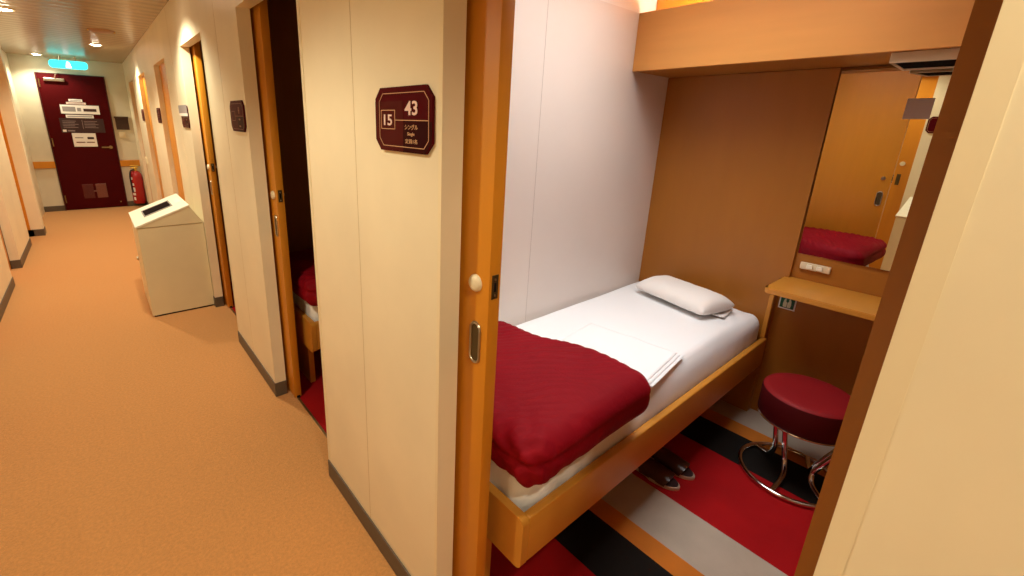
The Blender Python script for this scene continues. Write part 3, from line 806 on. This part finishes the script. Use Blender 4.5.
# ------------------------------------------------------------------ mirror, socket, safety sticker
t = thing('wall_mirror', 'tall frameless mirror above the desk shelf', 'mirror', (2.020, 0.30, 1.35))
ry, rz = math.atan(-0.018), math.atan(0.035)
b = B(); box(b, -0.003, 0.003, -0.41, 0.286, -0.421, 0.4125); mg = obj('mirror_glass', b, M['mirror'], t)
b = B(); box(b, 0.0035, 0.007, -0.413, 0.289, -0.424, 0.415); mb = obj('backing_edge', b, M['wood_k'], t)
for o in (mg, mb):
    o.matrix_parent_inverse = Matrix.Identity(4)
MIRROR_N = Vector((-1, 0.035, -0.018)).normalized()
t.rotation_mode = 'QUATERNION'; t.rotation_quaternion = Vector((-1, 0, 0)).rotation_difference(MIRROR_N)
st = B(); box(st, -0.0045, -0.0032, -0.035, 0.045, 0.212, 0.292, 0.0005)
stk = tag(obj('mirror_sticker', st, M['frost']), 'plain mauve grey square sticker on the mirror', 'sticker')
stk.matrix_world = Matrix.Translation(t.location) @ MIRROR_N.to_track_quat('X', 'Z').to_matrix().to_4x4() if False else Matrix.Translation(t.location) @ t.rotation_quaternion.to_matrix().to_4x4()

t = thing('socket_strip', 'slim cream socket strip on the wall under the mirror', 'socket', (2.06, 0.50, 0.874))
b = B(); box(b, 2.020, 2.0355, 0.441, 0.561, 0.858, 0.891, 0.003); obj('socket_body', b, M['knob'], t, angle=40)
for yy in (0.522, 0.482):
    b = B(); box(b, 2.014, 2.0202, yy - 0.012, yy + 0.012, 0.864, 0.885, 0.002); obj('socket_face', b, M['bin_l'], t)

t = thing('safety_sticker', 'green and white life jacket sticker under the desk shelf', 'sticker', (2.06, 0.58, 0.65))
b = B(); box(b, 2.0590, 2.0618, 0.545, 0.618, 0.622, 0.690); obj('sticker_border', b, M['paper'], t)
b = B(); box(b, 2.0584, 2.0589, 0.551, 0.612, 0.6285, 0.684); obj('sticker_field', b, M['green'], t)
b = B()
for s in (-1, 1):
    P = [(0.5815 + s * q, z) for q, z in ((0.0012, 0.633), (0.016, 0.633), (0.018, 0.650), (0.016, 0.668), (0.011, 0.680), (0.006, 0.678), (0.006, 0.664), (0.0012, 0.658))]
    prism(b, P, 'x', 2.0578, 2.0583)
obj('life_jacket_symbol', b, M['pict'], t)

# ------------------------------------------------------------------ desk shelf
t = thing('desk_shelf', 'orange wooden wall shelf desk under the mirror', 'desk', (1.9, 0.24, 0.79))
b = B()
P = [(2.061, -0.125), (2.061, 0.612), (1.755, 0.612)]
for i in range(7): a = math.radians(90 + 15 * i); P.append((1.757 + 0.022 * math.cos(a), 0.590 + 0.022 * math.sin(a)))
P += [(1.735, -0.125)]
prism(b, P, 'z', 0.7775, 0.8025)
es = [e for e in b.edges if abs(e.verts[0].co.z - e.verts[1].co.z) < 1e-6]
bmesh.ops.bevel(b, geom=es, offset=0.003, segments=2, affect='EDGES')
obj('shelf_board', b, M['wood_b'], t, angle=35)
b = B(); box(b, 1.80, 2.061, -0.12, -0.10, 0.60, 0.777); obj('shelf_bracket', b, M['wood_b'], t)

# ------------------------------------------------------------------ stool
cx, cy = 1.636, 0.330
t = thing('stool', 'round maroon vinyl stool on a chrome ring base beside the bed', 'stool', (cx, cy, 0))
b = B(); prof = [(0, 0.434), (0.10, 0.4335), (0.150, 0.431), (0.164, 0.427), (0.1695, 0.420)]
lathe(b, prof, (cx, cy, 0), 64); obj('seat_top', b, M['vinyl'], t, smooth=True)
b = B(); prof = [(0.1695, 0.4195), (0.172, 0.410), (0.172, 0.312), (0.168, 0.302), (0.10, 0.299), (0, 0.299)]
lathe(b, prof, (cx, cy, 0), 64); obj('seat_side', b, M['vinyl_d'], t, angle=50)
b = B(); tube(b, [(cx + 0.171 * math.cos(2 * PI * i / 64), cy + 0.171 * math.sin(2 * PI * i / 64), 0.300) for i in range(64)], 0.0042, 8, closed=True); obj('seat_rim', b, M['chrome'], t, smooth=True)
for P in (
    [(.004, .066, .30), (.006, .050, .20), (.008, .034, .10), (.002, .024, .055), (-.035, .010, .026), (-.10, .006, .014), (-.188, .010, .0125)],
    [(.034, .106, .30), (.036, .094, .20), (.038, .080, .10), (.042, .084, .055), (.055, .098, .026), (.080, .128, .014), (.100, .160, .0125)],
    [(.022, -.178, .30), (.018, -.140, .20), (.010, -.094, .10), (.006, -.080, .055), (-.020, -.090, .026), (-.062, -.128, .014), (-.096, -.163, .0125)],
    [(.050, -.172, .30), (.046, -.132, .20), (.040, -.086, .10), (.044, -.070, .055), (.075, -.062, .026), (.125, -.045, .014), (.185, -.028, .0125)]):
    b = B(); tube(b, catmull([(cx + p[0], cy + p[1], p[2]) for p in P], 6), 0.0115, 12)
    obj('leg', b, M['chrome'], t, smooth=True)
b = B(); tube(b, [(cx + 0.19 * math.cos(2 * PI * i / 72), cy + 0.19 * math.sin(2 * PI * i / 72), 0.0125) for i in range(72)], 0.0105, 12, closed=True); obj('base_ring', b, M['chrome'], t, smooth=True)

# ------------------------------------------------------------------ slippers
def slipper(x, y, ang, label):
    t = thing('slipper', label, 'slipper', (0, 0, 0), 'pair of slippers under the bed')
    N_ = 40
    def outline(s=1.0):
        P = []
        for i in range(N_):
            a = 2 * PI * i / N_
            yy = -math.cos(a) * 0.135
            w = 0.047 if yy < 0 else 0.038
            k = max(0.0, 1 - abs(yy / 0.135) ** 2.6) ** 0.5
            mid = 0.004 * math.sin(yy * 18)
            P.append(((math.copysign(1, math.sin(a)) * w * k + mid) * s, yy * s))
        return P
    b = B(); prism(b, outline(), 'z', 0.0, 0.011); prism(b, outline(0.985), 'z', 0.011, 0.014, mi=0)
    obj('sole', b, M['sole'], t, angle=50)
    b = B(); prism(b, outline(0.94), 'z', 0.0142, 0.018); obj('insole', b, M['insole'], t)
    # strap over the instep
    b = B(); nu, nv = 24, 10; V = {}
    for side in (0, 1):
        for i in range(nu + 1):
            for j in range(nv + 1):
                a = PI * i / nu; v = j / nv
                yy = -0.085 + 0.115 * v
                w = 0.049 - 0.004 * v; hh = 0.036 + 0.024 * v - side * 0.003
                ww = w - side * 0.003
                V[(side, i, j)] = b.verts.new((-ww * math.cos(a), yy + 0.016 * math.sin(a) * (1 - 2 * v) * -1 , 0.010 + hh * math.sin(a) ** 0.75))
    for side in (0, 1):
        for i in range(nu):
            for j in range(nv): b.faces.new((V[(side, i, j)], V[(side, i + 1, j)], V[(side, i + 1, j + 1)], V[(side, i, j + 1)]))
    for j in (0, nv):
        for i in range(nu): b.faces.new((V[(0, i, j)], V[(0, i + 1, j)], V[(1, i + 1, j)], V[(1, i, j)]))
    bmesh.ops.recalc_face_normals(b, faces=b.faces)
    obj('strap', b, M['leather'], t, smooth=True, angle=60)
    t.location = (x, y, 0.0005); t.rotation_euler = (0, 0, ang)
    return t
slipper(1.142, 0.728, math.radians(4), 'brown leather slipper nearer the door, toe out from under the bed')
slipper(1.258, 0.716, math.radians(3), 'brown leather slipper farther in, nearer the stool')

# ------------------------------------------------------------------ world, camera, view
w = bpy.data.worlds.new('World'); S.world = w; w.use_nodes = True
w.node_tree.nodes['Background'].inputs[0].default_value = (0, 0, 0, 1)
w.node_tree.nodes['Background'].inputs[1].default_value = 0

cam = bpy.data.cameras.new('camera'); co = bpy.data.objects.new('camera', cam); COL.objects.link(co)
F, YAW, PIT, ROL = 443.9142, math.radians(39.8615), math.radians(-16.4396), math.radians(1.764)
fwd = Vector((math.sin(YAW) * math.cos(PIT), math.cos(YAW) * math.cos(PIT), math.sin(PIT)))
rt = Vector((math.cos(YAW), -math.sin(YAW), 0)); up = rt.cross(fwd)
c, s = math.cos(ROL), math.sin(ROL)
r2 = c * rt + s * up; u2 = -s * rt + c * up
mw = Matrix((( r2.x, u2.x, -fwd.x, -0.5786), (r2.y, u2.y, -fwd.y, 0.0), (r2.z, u2.z, -fwd.z, 1.4846), (0, 0, 0, 1)))
co.matrix_world = mw
cam.sensor_width = 36; cam.sensor_fit = 'HORIZONTAL'; cam.lens = F * 36 / 1024
cam.shift_x = 44.4058 / 1024; cam.shift_y = -31.6363 / 1024
cam.clip_start = 0.01
S.camera = co
S.view_settings.view_transform = 'Standard'; S.view_settings.look = 'None'
S.view_settings.gamma = 1; S.view_settings.use_curve_mapping = False
S.view_settings.exposure = 0.1
